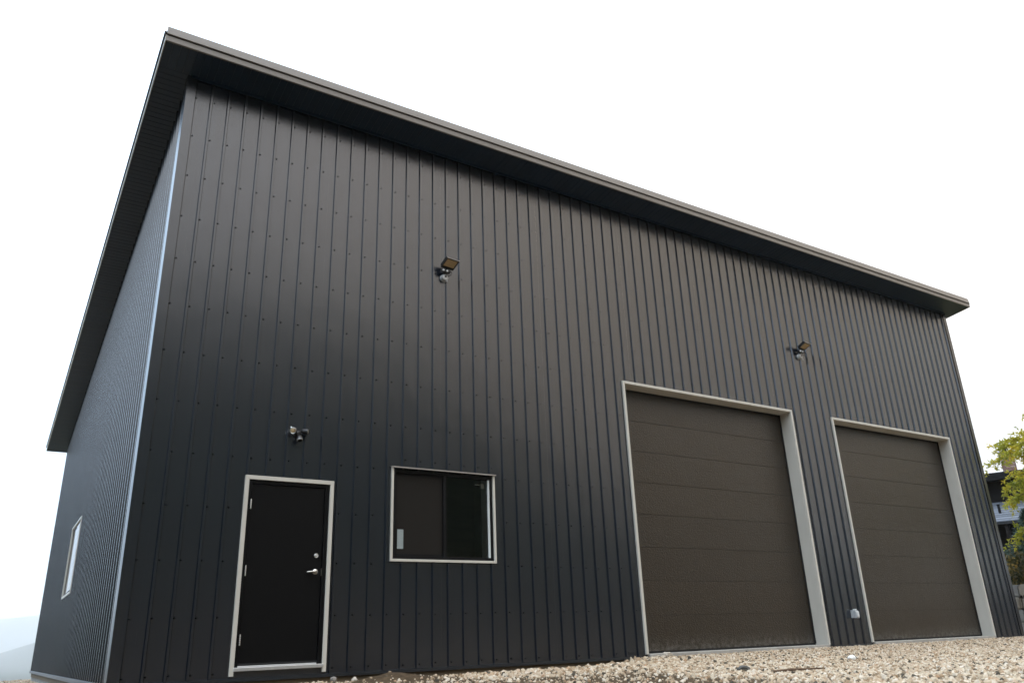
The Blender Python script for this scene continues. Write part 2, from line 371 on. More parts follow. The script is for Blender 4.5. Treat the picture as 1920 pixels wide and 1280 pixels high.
# gravel: loose stones nobody could count, instanced on the sheet
def gravel():
    gme = bpy.data.meshes.new('gravel'); 
    keep = [i for i, f in enumerate(faces) if max(dn.data[k].value for k in f) > 0]
    used = sorted({k for i in keep for k in faces[i]}); idx = {k: n for n, k in enumerate(used)}
    gme.from_pydata([verts[k] for k in used], [], [[idx[k] for k in faces[i]] for i in keep])
    a = gme.attributes.new('stone_density', 'FLOAT', 'POINT')
    big = gme.attributes.new('stone_size', 'FLOAT', 'POINT')
    for n, k in enumerate(used):
        a.data[n].value = dn.data[k].value
        x, y, z = verts[k]
        big.data[n].value = 1.0 + 0.9 * sm(-1.7, -0.9, y) * sm(7.6, 6.9, x) * sm(3.3, 3.8, x) + 0.45 * sm(9, 5, x) * sm(-3.4, -2.6, y) * sm(4, 5, x)
    gme.materials.append(STONE)
    o = bpy.data.objects.new('gravel', gme); sc.collection.objects.link(o)
    tag(o, 'loose pale tan crushed gravel covering the ground before the building', 'gravel', kind='stuff')
    g = bpy.data.node_groups.new('gravel_scatter', 'GeometryNodeTree')
    g.interface.new_socket('Geometry', in_out='INPUT', socket_type='NodeSocketGeometry')
    g.interface.new_socket('Geometry', in_out='OUTPUT', socket_type='NodeSocketGeometry')
    N = g.nodes.new; L = g.links.new
    gi = N('NodeGroupInput'); go = N('NodeGroupOutput')
    dp = N('GeometryNodeDistributePointsOnFaces'); dp.distribute_method = 'RANDOM'
    na = N('GeometryNodeInputNamedAttribute'); na.data_type = 'FLOAT'; na.inputs[0].default_value = 'stone_density'
    mu = N('ShaderNodeMath'); mu.operation = 'MULTIPLY'; mu.inputs[1].default_value = 1500.0
    L(na.outputs[0], mu.inputs[0]); L(mu.outputs[0], dp.inputs['Density']); L(gi.outputs[0], dp.inputs['Mesh'])
    gg = N('GeometryNodeGeometryToInstance')
    for s in range(5):
        ico = N('GeometryNodeMeshIcoSphere'); ico.inputs['Radius'].default_value = 1.0; ico.inputs['Subdivisions'].default_value = 2 if s < 5 else 1
        pos = N('GeometryNodeInputPosition'); nzn = N('ShaderNodeTexNoise'); nzn.noise_dimensions = '4D'
        nzn.inputs['Scale'].default_value = 0.8; nzn.inputs['Detail'].default_value = 2; nzn.inputs['W'].default_value = s * 7.3
        sub = N('ShaderNodeVectorMath'); sub.operation = 'SUBTRACT'; sub.inputs[1].default_value = (0.5, 0.5, 0.5)
        scl = N('ShaderNodeVectorMath'); scl.operation = 'SCALE'; scl.inputs['Scale'].default_value = 1.9
        sp = N('GeometryNodeSetPosition')
        L(pos.outputs[0], nzn.inputs['Vector']); L(nzn.outputs['Color'], sub.inputs[0]); L(sub.outputs[0], scl.inputs[0])
        L(ico.outputs['Mesh'], sp.inputs['Geometry']); L(scl.outputs[0], sp.inputs['Offset'])
        sm_ = N('GeometryNodeSetMaterial'); sm_.inputs['Material'].default_value = STONE
        L(sp.outputs[0], sm_.inputs[0]); L(sm_.outputs[0], gg.inputs[0])
    ip = N('GeometryNodeInstanceOnPoints'); ip.inputs['Pick Instance'].default_value = True
    L(dp.outputs['Points'], ip.inputs['Points']); L(gg.outputs[0], ip.inputs['Instance'])
    rr = N('FunctionNodeRandomValue'); rr.data_type = 'FLOAT_VECTOR'; rr.inputs[0].default_value = (0, 0, 0); rr.inputs[1].default_value = (6.28, 6.28, 6.28)
    L(rr.outputs[0], ip.inputs['Rotation'])
    rs = N('FunctionNodeRandomValue'); rs.data_type = 'FLOAT'; rs.inputs[2].default_value = 0.0; rs.inputs[3].default_value = 1.0
    pw = N('ShaderNodeMath'); pw.operation = 'POWER'; pw.inputs[1].default_value = 3.0; L(rs.outputs[1], pw.inputs[0])
    mr = N('ShaderNodeMapRange'); mr.inputs[3].default_value = 0.007; mr.inputs[4].default_value = 0.024; L(pw.outputs[0], mr.inputs[0])
    nb = N('GeometryNodeInputNamedAttribute'); nb.data_type = 'FLOAT'; nb.inputs[0].default_value = 'stone_size'
    m2 = N('ShaderNodeMath'); m2.operation = 'MULTIPLY'; L(mr.outputs[0], m2.inputs[0]); L(nb.outputs[0], m2.inputs[1])
    cx = N('ShaderNodeCombineXYZ')
    for k, f in enumerate((1.25, 1.0, 0.7)):
        mm = N('ShaderNodeMath'); mm.operation = 'MULTIPLY'; mm.inputs[1].default_value = f; L(m2.outputs[0], mm.inputs[0]); L(mm.outputs[0], cx.inputs[k])
    L(cx.outputs[0], ip.inputs['Scale'])
    L(ip.outputs[0], go.inputs[0])
    md = o.modifiers.new('scatter', 'NODES'); md.node_group = g
    return o
gravel()

# ------------------------------------------------------------------ the metal building
B = empty('metal_building', ((XL + XR) / 2, 0, 0.2), 'large charcoal ribbed steel shop building with a single-slope roof and two garage doors', 'building')
def part(o): return under(o, B)
S = 0.2286; SLOPE = 0.125; ZB = 0.245
def SZ(y): return 8.03 - SLOPE * (y + 0.5)                 # underside of the soffit
def rake_x(y): return -0.535 - 0.10 * (y + 0.5) / 16.2
RX1 = 18.57; YF, YE = -0.5, 15.74

# openings on each wall: (s0, s1, z0, z1)
DOOR = (1.115, 2.166, 0.20, 2.485)
WIN = (3.025, 4.57, 1.57, 2.75)
G1 = (7.235, 11.459, 0.20, 4.539)
G2 = (12.777, 16.976, 0.20, 4.540)
SWIN = (6.5, 8.2, 1.60, 2.86)
def panels(fn, s_start, s_end, ztop, openings, ph):
    """ribbed sheets, 36 in. cover, each an object; rib line sits 35 mm before each screw column"""
    k0 = math.floor((s_start - ph) / S / 4) * 4
    made = []
    k = k0
    while ph + k * S < s_end - 1e-4:
        a = max(s_start, ph + k * S + 0.09); b = min(s_end, ph + (k + 4) * S + 0.09)
        if k == k0: a = s_start
        if b - a < 0.02: k += 4; continue
        pts = [(a, 0.0)]
        for j in range(-1, 6):
            c = ph + (k + j) * S - 0.035
            for d, n in ((-0.0225, 0), (-0.0125, 0.024), (0.0125, 0.024), (0.0225, 0)):
                if a + 0.001 < c + d < b - 0.001: pts.append((c + d, n))
        pts.append((b, 0.0))
        cuts = []
        for (o0, o1, z0, z1) in openings:
            for e in (o0, o1):
                if a < e < b: cuts.append(e)
        for e in cuts:
            for q in range(len(pts) - 1):
                if pts[q][0] < e < pts[q + 1][0] - 1e-6:
                    t = (e - pts[q][0]) / (pts[q + 1][0] - pts[q][0])
                    pts.insert(q + 1, (e, pts[q][1] + t * (pts[q + 1][1] - pts[q][1]))); break
        jit = 0.0006 * (len(made) % 2)
        bm = bmesh.new()
        for (s0, n0), (s1, n1) in zip(pts, pts[1:]):
            mid = (s0 + s1) / 2
            iv = [(ZB, None)]
            for (o0, o1, z0, z1) in openings:
                if o0 < mid < o1:
                    iv = ([(ZB, z0)] if z0 > ZB + 0.01 else []) + [(z1, None)]
            for (za, zb) in iv:
                t0, t1 = (ztop(s0), ztop(s1)) if zb is None else (zb, zb)
                q = [bm.verts.new(fn(s0, n0 + jit, za)), bm.verts.new(fn(s1, n1 + jit, za)), bm.verts.new(fn(s1, n1 + jit, t1)), bm.verts.new(fn(s0, n0 + jit, t0))]
                bm.faces.new(q)
        bmesh.ops.remove_doubles(bm, verts=bm.verts[:], dist=1e-5)
        made.append(part(finish('wall_panel', bm, WALL)))
        k += 4
    return made
front = lambda s, n, z: (s, -n, z)
left = lambda s, n, z: (XL - n, s, z)
right = lambda s, n, z: (XR + n, s, z)
panels(front, XL + 0.01, XR - 0.01, lambda s: SZ(0) + 0.01, [DOOR, WIN, G1, G2], 0.0)
panels(left, 0.01, YB, lambda s: SZ(s) + 0.01, [SWIN], 0.115)
panels(right, 0.01, YB, lambda s: SZ(s) + 0.01, [], 0.115)
bm = bmesh.new(); box(bm, XL, XR, YB - 0.02, YB, ZB, SZ(YB) + 0.01); part(finish('back_wall', bm, WALL))

# studs, sheathing and liner behind the sheets, with the openings cut through
def core(s0, s1, z0, ztop, ops, t0, t1, fn, name, ma):
    bm = bmesh.new()
    xs = sorted({s0, s1, *[e for o in ops for e in o[:2]]})
    for a, b in zip(xs, xs[1:]):
        mid = (a + b) / 2; iv = [(z0, None)]
        for o in ops:
            if o[0] < mid < o[1]: iv = ([(z0, o[2])] if o[2] > z0 + .01 else []) + [(o[3], None)]
        for za, zb in iv:
            za_, zb_ = (za, za), ((ztop(a), ztop(b)) if zb is None else (zb, zb))
            v = [bm.verts.new(fn(s, n, z)) for n in (t0, t1) for s, z in ((a, za_[0]), (b, za_[1]), (b, zb_[1]), (a, zb_[0]))]
            for f in ((0, 1, 2, 3), (7, 6, 5, 4), (0, 4, 5, 1), (1, 5, 6, 2), (2, 6, 7, 3), (3, 7, 4, 0)): bm.faces.new([v[i] for i in f])
    bmesh.ops.recalc_face_normals(bm, faces=bm.faces[:])
    return part(finish(name, bm, ma))
core(XL + .02, XR - .02, 0.10, lambda s: SZ(0.2) - 0.0, [DOOR, WIN, G1, G2], -0.004, -0.24, front, 'wall_core', INTER)
core(0.25, YB - .03, 0.10, lambda s: SZ(s) - 0.02, [SWIN], -0.004, -0.2, left, 'wall_core', INTER)
core(0.25, YB - .03, 0.10, lambda s: SZ(s) - 0.02, [], -0.004, -0.2, right, 'wall_core', INTER)
# office partition and slab inside, seen dimly through the panes
part(mkbox('office_partition', INTER, None, XL + .25, 6.2, 3.4, 3.5, 0.3, 3.6))
part(mkbox('office_partition', INTER, None, 6.2, 6.3, 0.26, 3.5, 0.3, 3.6))
part(mkbox('office_ceiling', INTER, None, XL + .25, 6.3, 0.26, 3.5, 3.6, 3.7))
part(mkbox('floor_slab', CONCD, None, XL + .1, XR - .1, 0.03, YB - .05, -0.25, 0.235))
part(mkbox('foundation', CONCD, None, XL + .03, XR - .03, 0.022, 0.03, -0.4, 0.22))
part(mkbox('foundation', CONCD, None, XL + .022, XL + .03, 0.04, YB, -0.6, 0.22))

# corner, base and eave trims
def lprof(name, pts, z0, z1):
    bm = bmesh.new(); prism(bm, pts, 'z', z0, z1); return part(finish(name, bm, WALL))
lprof('corner_trim', [(XL - .028, -.028), (-.025, -.028), (-.025, -.0255), (-.012, -.0015), (-.03, -.0015), (XL - .0255, -.0255), (XL - .038, .095), (XL - .041, .095)], 0.235, SZ(0.06) - 0.004)
lprof('corner_trim', [(XR + .028, -.028), (XR + .028, .07), (XR + .0255, .07), (XR + .0255, -.0255), (XR - .09, -.0255), (XR - .09, -.028)], 0.235, SZ(0.06) - 0.004)
def base_piece(x0, x1):
    bm = bmesh.new()
    prism(bm, [(-.004, .262), (-.004, .246), (-.036, .240), (-.038, .205), (-.034, .205), (-.032, .236), (0.0, .241), (0.0, .262)], 'x', x0, x1)
    return part(finish('base_trim', bm, WALL))
base_piece(XL - .03, 7.18); base_piece(11.51, 12.72); base_piece(17.03, XR + .03)
bm = bmesh.new(); prism(bm, [(XL + .004, .262), (XL - .002, .262), (XL - .006, .246), (XL - .038, .238), (XL - .040, .19), (XL - .036, .19), (XL - .030, .234), (XL + .004, .24)], 'y', -.03, YB)
part(finish('base_trim', bm, [ROOFM]))
part(mkbox('eave_trim', SOFF, None, XL + .02, XR - .02, -0.032, -0.020, SZ(-.02) - .05, SZ(-.02) - .002))

# screws: thousands of tiny heads, one joined part per wall
def screws(fn, cols, rows, ok):
    bm = bmesh.new()
    for s in cols:
        for z in rows:
            if not ok(s, z): continue
            r = 0.0115; seg = 6; s_ = s + random.uniform(-.006, .006); z_ = z + random.uniform(-.006, .006)
            base = [bm.verts.new(fn(s_ + r * math.cos(k * PI / 3), 0.0015, z_ + r * math.sin(k * PI / 3))) for k in range(seg)]
            top = [bm.verts.new(fn(s_ + .7 * r * math.cos(k * PI / 3), 0.010, z_ + .7 * r * math.sin(k * PI / 3))) for k in range(seg)]
            for k in range(seg): bm.faces.new((base[k], base[(k + 1) % seg], top[(k + 1) % seg], top[k]))
            bm.faces.new(top)
    bmesh.ops.recalc_face_normals(bm, faces=bm.faces[:])
    o = part(finish('wall_screws', bm, SCREW)); o['kind'] = 'stuff'
rowz = [0.297] + [0.889 + .6139 * k for k in range(12)]
def clear(ops, top):
    def f(s, z):
        if z > top(s) - .12: return False
        return not any(o[0] - .07 < s < o[1] + .07 and o[2] - .07 < z < o[3] + .07 for o in ops)
    return f
screws(front, [S * i for i in range(0, 80)], rowz, clear([DOOR, WIN, G1, G2], lambda s: SZ(0)))
screws(front, [S * i for i in range(14, 21)], [2.875], lambda s, z: True)
screws(left, [0.115 + S * i for i in range(0, 67)], rowz, clear([SWIN], SZ))

# roof, soffit, fascia
bm = bmesh.new()
xs = [rake_x(YF) + .01]; 
def roof_pt(x, y, dz): return (x, y, SZ(y) + dz)
c4 = [(rake_x(YF) - .012, YF - .005), (RX1 + .012, YF - .005), (RX1 + .012, YE + .02), (rake_x(YE) - .012, YE + .02)]
lo = [bm.verts.new(roof_pt(x, y, .105)) for x, y in c4]; hi = [bm.verts.new(roof_pt(x, y, .125)) for x, y in c4]
bm.faces.new(lo[::-1]); bm.faces.new(hi)
for k in range(4): bm.faces.new((lo[k], lo[(k + 1) % 4], hi[(k + 1) % 4], hi[k]))
part(finish('roof_sheet', bm, ROOFM))
for i in range(21):                                        # standing ribs of the roof sheets
    x = i * 0.914
    bm = bmesh.new(); v = []
    for y in (YF, YE):
        for dx, dz in ((-.02, .126), (-.01, .15), (.01, .15), (.02, .126)): v.append(bm.verts.new(roof_pt(x + dx, y, dz)))
    for k in range(3): bm.faces.new((v[k], v[k + 1], v[k + 5], v[k + 4]))
    bm.faces.new(v[:4]); bm.faces.new(v[4:])
    part(finish('roof_rib', bm, ROOFM))
def soffit_strip(p, a, b):
    """p(t, q) -> point, t runs along the strip's cover width a..b, q 0..1 from wall to edge; three V grooves"""
    bm = bmesh.new(); wd = b - a
    prof = [(0.0015, .012), (.003, 0)]
    for g in (1 / 3, 2 / 3): prof += [(wd * g - .006, 0), (wd * g, .009), (wd * g + .006, 0)]
    prof += [(wd - .003, 0), (wd - .0015, .012)]
    for (t0, d0), (t1, d1) in zip(prof, prof[1:]):
        bm.faces.new([bm.verts.new(p(a + t, q, d)) for t, q, d in ((t0, 0, d0), (t1, 0, d1), (t1, 1, d1), (t0, 1, d0))])
    bmesh.ops.remove_doubles(bm, verts=bm.verts[:], dist=1e-5)
    return part(finish('soffit_panel', bm, SOFF))
def pf(t, q, d):
    y = 0.0 + (YF + .012) * q; return (t, y, SZ(y) + d)
x = rake_x(-.25) + .012
while x < RX1 - .02:
    soffit_strip(pf, x, min(x + .3048, RX1 - .012)); x += .3048
def pl(t, q, d):
    return (XL + .0 + (rake_x(t) + .012 - XL) * q, t, SZ(t) + d)
def pr(t, q, d): return (XR + (RX1 - .012 - XR) * q, t, SZ(t) + d)
y = 0.002
while y < YE - .05:
    soffit_strip(pl, y, min(y + .3048, YE - .012)); soffit_strip(pr, y, min(y + .3048, YE - .012)); y += .3048
def fascia(x0, x1):
    bm = bmesh.new()
    prism(bm, [(YF, 8.022), (YF + .03, 8.022), (YF + .03, 8.10), (YF + .016, 8.105), (YF, 8.100)], 'x', x0, x1)
    return part(finish('fascia', bm, FASC))
def cap(x0, x1):
    bm = bmesh.new()
    prism(bm, [(YF - .022, 8.118), (YF - .010, 8.112), (YF + .03, 8.128), (YF + .05, 8.225), (YF + .14, 8.215), (YF + .14, 8.222), (YF + .02, 8.243), (YF - .004, 8.243)], 'x', x0, x1)
    return part(finish('eave_cap', bm, FASC))
ej = [rake_x(YF), 2.40, 8.20, 14.0, RX1]
for a, b in zip(ej, ej[1:]): fascia(a + .0015, b - .0015)
cj = [rake_x(YF) + .012, 3.1, 6.6, 9.9, 13.2, 16.4, RX1 - .03]
for a, b in zip(cj, cj[1:]): cap(a + .001, b - .001)
part(mkbox('eave_gap_strip', RUBBER, None, rake_x(YF) + .01, RX1 - .01, YF + .012, YF + .03, 8.100, 8.127))
def rake(xf, sgn, name='rake_trim'):
    cuts = [YF, 3.6, 7.8, 12.0, YE]
    for a, b in zip(cuts, cuts[1:]):
        for nm, z0, z1, ma, o in ((name, -.012, .075, TRIM, 0.0), ('rake_cap', .083, .135, ROOFM, .02)):
            bm = bmesh.new(); V = []
            for y in (a + .001, b - .001):
                xx = xf(y) + sgn * o
                for dx, dz in ((0, z0), (-.014 * sgn, z0), (-.014 * sgn, z1), (0, z1)): V.append(bm.verts.new((xx + dx, y, SZ(y) + dz)))
            for k in range(4): bm.faces.new((V[k], V[(k + 1) % 4], V[4 + (k + 1) % 4], V[4 + k]))
            bm.faces.new(V[:4][::-1]); bm.faces.new(V[4:]); bmesh.ops.recalc_face_normals(bm, faces=bm.faces[:])
            part(finish(nm, bm, ma))
rake(rake_x, -1); rake(lambda y: RX1, 1)
part(mkbox('eave_trim', FASC, None, rake_x(YE), RX1, YE - .014, YE, SZ(YE) - .01, SZ(YE) + .10))

def picture_trim(parent, name, o0, o1, z0, z1, wd, sides, fn, proud=0.033, bott=None, ma=TRIM, lip=True):
    """mitred flat trim round an opening, one object per side"""
    A = {'left': [(o0 - wd, z0 - (wd if 'bottom' in sides else 0)), (o0, z0), (o0, z1), (o0 - wd, z1 + wd)],
         'right': [(o1, z0), (o1 + wd, z0 - (wd if 'bottom' in sides else 0)), (o1 + wd, z1 + wd), (o1, z1)],
         'top': [(o0, z1), (o1, z1), (o1 + wd, z1 + wd), (o0 - wd, z1 + wd)],
         'bottom': [(o0 - wd, z0 - wd), (o1 + wd, z0 - wd), (o1, z0), (o0, z0)]}
    for sd_ in sides:
        bm = bmesh.new(); P = A[sd_]
        c = (sum(p[0] for p in P) / 4, sum(p[1] for p in P) / 4)
        sh = [(p[0] + (c[0] - p[0]) * .0015, p[1] + (c[1] - p[1]) * .0004) for p in P]
        f = [bm.verts.new(fn(p[0], proud, p[1])) for p in sh]; bk = [bm.verts.new(fn(p[0], -0.003, p[1])) for p in sh]
        bm.faces.new(f); bm.faces.new(bk[::-1])
        for k in range(4): bm.faces.new((f[k], f[(k + 1) % 4], bk[(k + 1) % 4], bk[k]))
        bmesh.ops.recalc_face_normals(bm, faces=bm.faces[:])
        bmesh.ops.bevel(bm, geom=bm.edges[:], offset=.002, segments=1, affect='EDGES')
        o = finish(name, bm, ma); o.parent = parent
def sub(o, parent): o.parent = parent; return o

# ---- garage doors
def garage(op, lab):
    o0, o1, z0, z1 = op; zs = 0.288; yd = 0.245
    bm = bmesh.new(); box(bm, o0 + .004, o1 - .004, yd + .012, yd + .05, zs, z1 - .004)
    g = part(finish('garage_door', bm, RUBBER)); g['label'] = lab
    n = 8; hh = (z1 - .03 - zs) / n
    for k in range(n):
        bm = bmesh.new(); box(bm, o0 + .03, o1 - .03, yd - .002 * (k % 2) * 0, yd + .011, zs + .006 + k * hh + .0018, zs + .006 + (k + 1) * hh - .0018)
        bmesh.ops.bevel(bm, geom=[e for e in bm.edges], offset=.0025, segments=2, affect='EDGES')
        sub(finish('door_section', bm, DOORM), g)
    picture_trim(g, 'door_trim', o0, o1, 0.262, z1, .045, ('left', 'right', 'top'), front)
    sub(mkbox('jamb', TRIM, None, o0 - .003, o0 + .003, 0.0, yd + .0, 0.262, z1), g)
    sub(mkbox('jamb', TRIM, None, o1 - .003, o1 + .003, 0.0, yd + .0, 0.262, z1), g)
    sub(mkbox('head_jamb', TRIM, None, o0 + .003, o1 - .003, 0.0, yd + .0, z1 - .003, z1 + .003), g)
    for xa, xb in ((o0 + .003, o0 + .036), (o1 - .036, o1 - .003)):
        sub(mkbox('weather_strip', RUBBER, None, xa, xb, yd - .016, yd - .003, zs, z1 - .003, .003), g)
    sub(mkbox('weather_strip', RUBBER, None, o0 + .036, o1 - .036, yd - .016, yd - .003, z1 - .045, z1 - .003, .003), g)
    sub(mkbox('bottom_seal', RUBBER, None, o0 + .03, o1 - .03, yd - .004, yd + .03, zs - .022, zs + .004), g)
    sub(mkbox('sill', CONC, None, o0 + .002, o1 - .002, -.06, yd + .2, 0.0, zs - .022, .008), g)
    return g
garage(G1, 'left of the two garage doors, brown sections in a deep light taupe surround')
garage(G2, 'right of the two garage doors, nearest the far corner')

# ---- entry door
o0, o1, z0, z1 = DOOR
bm = bmesh.new(); box(bm, 1.178, 2.092, 0.012, 0.056, 0.392, 2.418); bev(bm, .003)
D = part(finish('entry_door', bm, BLACKM)); D['label'] = 'flush black entry door in a light taupe surround'
picture_trim(D, 'door_trim', o0 + .016, o1 - .016, 0.262, z1 - .018, .048, ('left', 'right', 'top'), front)
for a, b, c, d in ((o0 + .002, 1.173, .335, z1 - .002), (2.097, o1 - .002, .335, z1 - .002), (1.173, 2.097, 2.423, z1 - .002)):
    sub(mkbox('door_frame', BLACKM, None, a, b, -.006, 0.16, c, d, .002), D)
sub(mkbox('threshold', ALU, None, 1.124, 2.16, -.045, 0.10, 0.312, 0.352, .004), D)
sub(mkbox('threshold_lip', ALU, None, 1.176, 2.09, 0.002, 0.09, 0.353, 0.366, .003), D)
sub(mkbox('door_sweep', RUBBER, None, 1.18, 2.09, 0.006, 0.05, 0.368, 0.391), D)
sub(mkbox('kick_flashing', WALL, None, 1.133, 2.148, -.012, 0.02, 0.245, 0.311), D)
for z in (2.168, 1.395, 0.636):
    bm = bmesh.new()
    for k in range(5):
        lathe(bm, [(.0075, .001), (.0085, .003), (.0085, .019), (.0075, .021)], (1.1755, -.012, z - .055 + k * .022), (0, 0, 1), 10)
    lathe(bm, [(.004, 0), (.006, .003), (.006, .008), (.003, .011)], (1.1755, -.012, z + .055), (0, 0, 1), 10)
    sub(finish('hinge', bm, STEEL, None, True), D)
bm = bmesh.new()
lathe(bm, [(.033, 0), (.033, .004), (.030, .009), (.018, .012), (.012, .014), (.012, .040)], (2.02, .013, 1.399), (0, -1, 0), 24)
tube(bm, [(2.02, -.026, 1.399), (2.00, -.030, 1.399), (1.96, -.031, 1.397), (1.915, -.028, 1.393), (1.905, -.020, 1.392)], [.012, .0115, .010, .009, .007], 10)
sub(finish('lever_handle', bm, STEEL, None, True), D)
bm = bmesh.new()
lathe(bm, [(.028, 0), (.028, .006), (.025, .014), (.018, .018), (.017, .013), (.012, .013), (.010, .016), (.003, .016)], (2.022, .013, 1.589), (0, -1, 0), 24)
sub(finish('deadbolt', bm, STEEL, None, True), D)
sub(mkbox('latch_plate', STEEL, None, 2.0935, 2.0960, -.002, .02, 1.35, 1.44), D)

# ---- windows
def window(op, fn, lab, drip, np0=-.05, np1=-.035):
    """fn maps (s, outward, z)"""
    o0, o1, z0, z1 = op
    def fb(name, ma, s0, s1, n0, n1, za, zb, b=0.0):
        A, Bp = fn(s0, n0, za), fn(s1, n1, zb)
        lo = [min(A[i], Bp[i]) for i in range(3)]; hi = [max(A[i], Bp[i]) for i in range(3)]
        return mkbox(name, ma, None, lo[0], hi[0], lo[1], hi[1], lo[2], hi[2], b)
    mid = o0 + (o1 - o0) * .505
    fw = .042
    wf = part(fb('window', BLACKP, o0 + .001, o1 - .001, -.10, .006, z0 + .001, z0 + fw, .003)); wf['label'] = lab
    sub(fb('window_frame', BLACKP, o0 + .001, o1 - .001, -.10, .006, z1 - fw, z1 - .001, .003), wf)
    sub(fb('window_frame', BLACKP, o0 + .001, o0 + fw, -.10, .006, z0 + fw, z1 - fw, .003), wf)
    sub(fb('window_frame', BLACKP, o1 - fw, o1 - .001, -.10, .006, z0 + fw, z1 - fw, .003), wf)
    # moving sash on the left with a screen before it, fixed light on the right
    sub(fb('meeting_rail', BLACKP, mid - .022, mid + .028, -.06, -.004, z0 + fw, z1 - fw, .003), wf)
    for s0, s1, n in ((o0 + fw, mid - .022, np0 if drip else np1), (mid + .028, o1 - fw, np1 if drip else np0)):
        sub(fb('pane', GLASS, s0, s1, n - .003, n, z0 + fw, z1 - fw), wf)
    if drip:
        sub(fb('insect_screen', SCREENM, o0 + fw + .03, mid - .024, -.034, -.032, z0 + fw + .03, z1 - fw - .03), wf)
        for s0, s1, za, zb in ((o0 + fw, o0 + fw + .03, z0 + fw, z1 - fw), (o0 + fw + .03, mid - .022, z0 + fw, z0 + fw + .03), (o0 + fw + .03, mid - .022, z1 - fw - .03, z1 - fw)):
            sub(fb('sash', BLACKP, s0, s1, -.066, -.03, za, zb, .002), wf)
    picture_trim(wf, 'window_trim', o0, o1, z0, z1, .034 if not drip else .032, ('left', 'right', 'bottom') + (() if drip else ('top',)), fn, .032)
    if drip:
        bm = bmesh.new()
        prism(bm, [(-.004, z1 + .034), (-.052, z1 + .026), (-.054, z1 + .008), (-.050, z1 + .008), (-.047, z1 + .021), (-.001, z1 + .024)], 'x', o0 - .04, o1 + .045)
        sub(finish('drip_cap', bm, FASC), wf)
    return wf, fb, mid
W, fb, mid = window(WIN, front, 'black framed sliding window beside the entry door with a pale label on its left pane', True)
sub(fb('label_sticker', STICK, 3.112, 3.200, -.031, -.0295, 1.705, 1.955), W)
sub(fb('inner_jamb', INTW, 4.535, 4.57, -.26, -.101, WIN[2], WIN[3]), W)
sub(fb('inner_jamb', INTW, 4.505, 4.5275, -.034, -.006, WIN[2] + .045, WIN[3] - .05), W)
bm = bmesh.new(); box(bm, 4.43, 4.485, 0.07, 0.11, 2.585, 2.655); box(bm, 4.34, 4.43, .085, .10, 2.63, 2.645); bev(bm, .004)
sub(finish('sensor_box', bm, INTW), W)
window(SWIN, left, 'window with bright trim in the left side wall, seen almost edge-on', False, .002, .014)

# ------------------------------------------------------------------ wall-mounted fixtures
def floodlight(x, z, lab, yaw):
    F = empty('flood_light', (x, -0.02, z), lab, 'floodlight', 'flood lights high on the front wall')
    def fp(o): return under(o, F)
    bm = bmesh.new(); lathe(bm, [(.062, 0), (.062, .016), (.056, .024), (.050, .060), (.036, .066)], (x, -.002, z), (0, -1, 0), 24)
    lathe(bm, [(.005, 0), (.006, .02)], (x + .02, -.068, z - .055), (.4, -.3, -1), 8)
    fp(finish('mounting_plate', bm, GREYP, None, False))
    bm = bmesh.new(); lathe(bm, [(.016, 0), (.016, .012), (.012, .014)], (x + .004, -.067, z + .012), (0, -1, 0), 14)
    lathe(bm, [(.006, 0), (.006, .004)], (x - .024, -.064, z - .018), (0, -1, 0), 10); lathe(bm, [(.006, 0), (.006, .004)], (x + .030, -.064, z - .012), (0, -1, 0), 10)
    fp(finish('sensor_eye', bm, LAMPB))
    bm = bmesh.new(); tube(bm, [(x, -.03, z + .04), (x, -.06, z + .08), (x, -.09, z + .11), (x + .01, -.11, z + .14)], [.022, .022, .020, .020], 10)
    box(bm, x - .085, x + .07, -.10, -.055, z + .070, z + .118)
    fp(finish('bracket', bm, LAMPB))
    bm = bmesh.new(); lathe(bm, [(.012, 0), (.016, .004), (.016, .016), (.010, .022)], (x - .055, -.100, z + .092), (-.1, -1, -.2), 12); fp(finish('wing_knob', bm, KNOB, None, True))
    bm = bmesh.new(); lathe(bm, [(.012, 0), (.016, .004), (.016, .016), (.010, .022)], (x + .005, -.103, z + .088), (.1, -1, -.2), 12); fp(finish('wing_knob', bm, KNOB, None, True))
    # tilted flat head: lens looks out and down
    rot = Matrix.Translation((x + .03, -.15, z + .205)) @ Matrix.Rotation(math.radians(yaw), 4, 'Z') @ Matrix.Rotation(math.radians(63), 4, 'X')
    bm = bmesh.new()
    # housing outline in local frame: x width, y depth (front is -y), z height
    v = box(bm, -.112, .112, -.018, .030, -.088, .088); bmesh.ops.bevel(bm, geom=bm.edges[:], offset=.006, segments=2, affect='EDGES')
    for i in range(7):
        zz = -.07 + i * .023; box(bm, -.10, .10, .030, .048, zz, zz + .006)
    h = finish('lamp_head', bm, LAMPB); h.data.transform(rot); fp(h)
    bm = bmesh.new()
    for a in ((-.115, .115, -.026, -.0175, .078, .097), (-.115, .115, -.026, -.0175, -.097, -.055), (-.115, -.096, -.026, -.0175, -.055, .078), (.108, .115, -.026, -.0175, -.055, .078)): box(bm, *a)
    o = finish('bezel', bm, LAMPB); o.data.transform(rot); fp(o)
    bm = bmesh.new(); box(bm, -.096, .096, -.0215, -.0182, -.055, .078); o = finish('lens', bm, LENS); o.data.transform(rot); fp(o)
    bm = bmesh.new(); box(bm, -.115, .115, -.030, -.012, .0972, .104); o = finish('visor_lip', bm, FASC); o.data.transform(rot); fp(o)
    bm = bmesh.new(); tube(bm, [(x + .045, -.10, z + .10), (x + .075, -.13, z + .07), (x + .07, -.12, z + .03), (x + .04, -.08, z + .02)], .006, 8); fp(finish('cable', bm, LAMPB))
    return F
floodlight(3.80, 5.745, 'flat black flood light on the front wall above the window', 8)
floodlight(12.05, 5.79, 'flat black flood light on the front wall between the garage doors', 8)

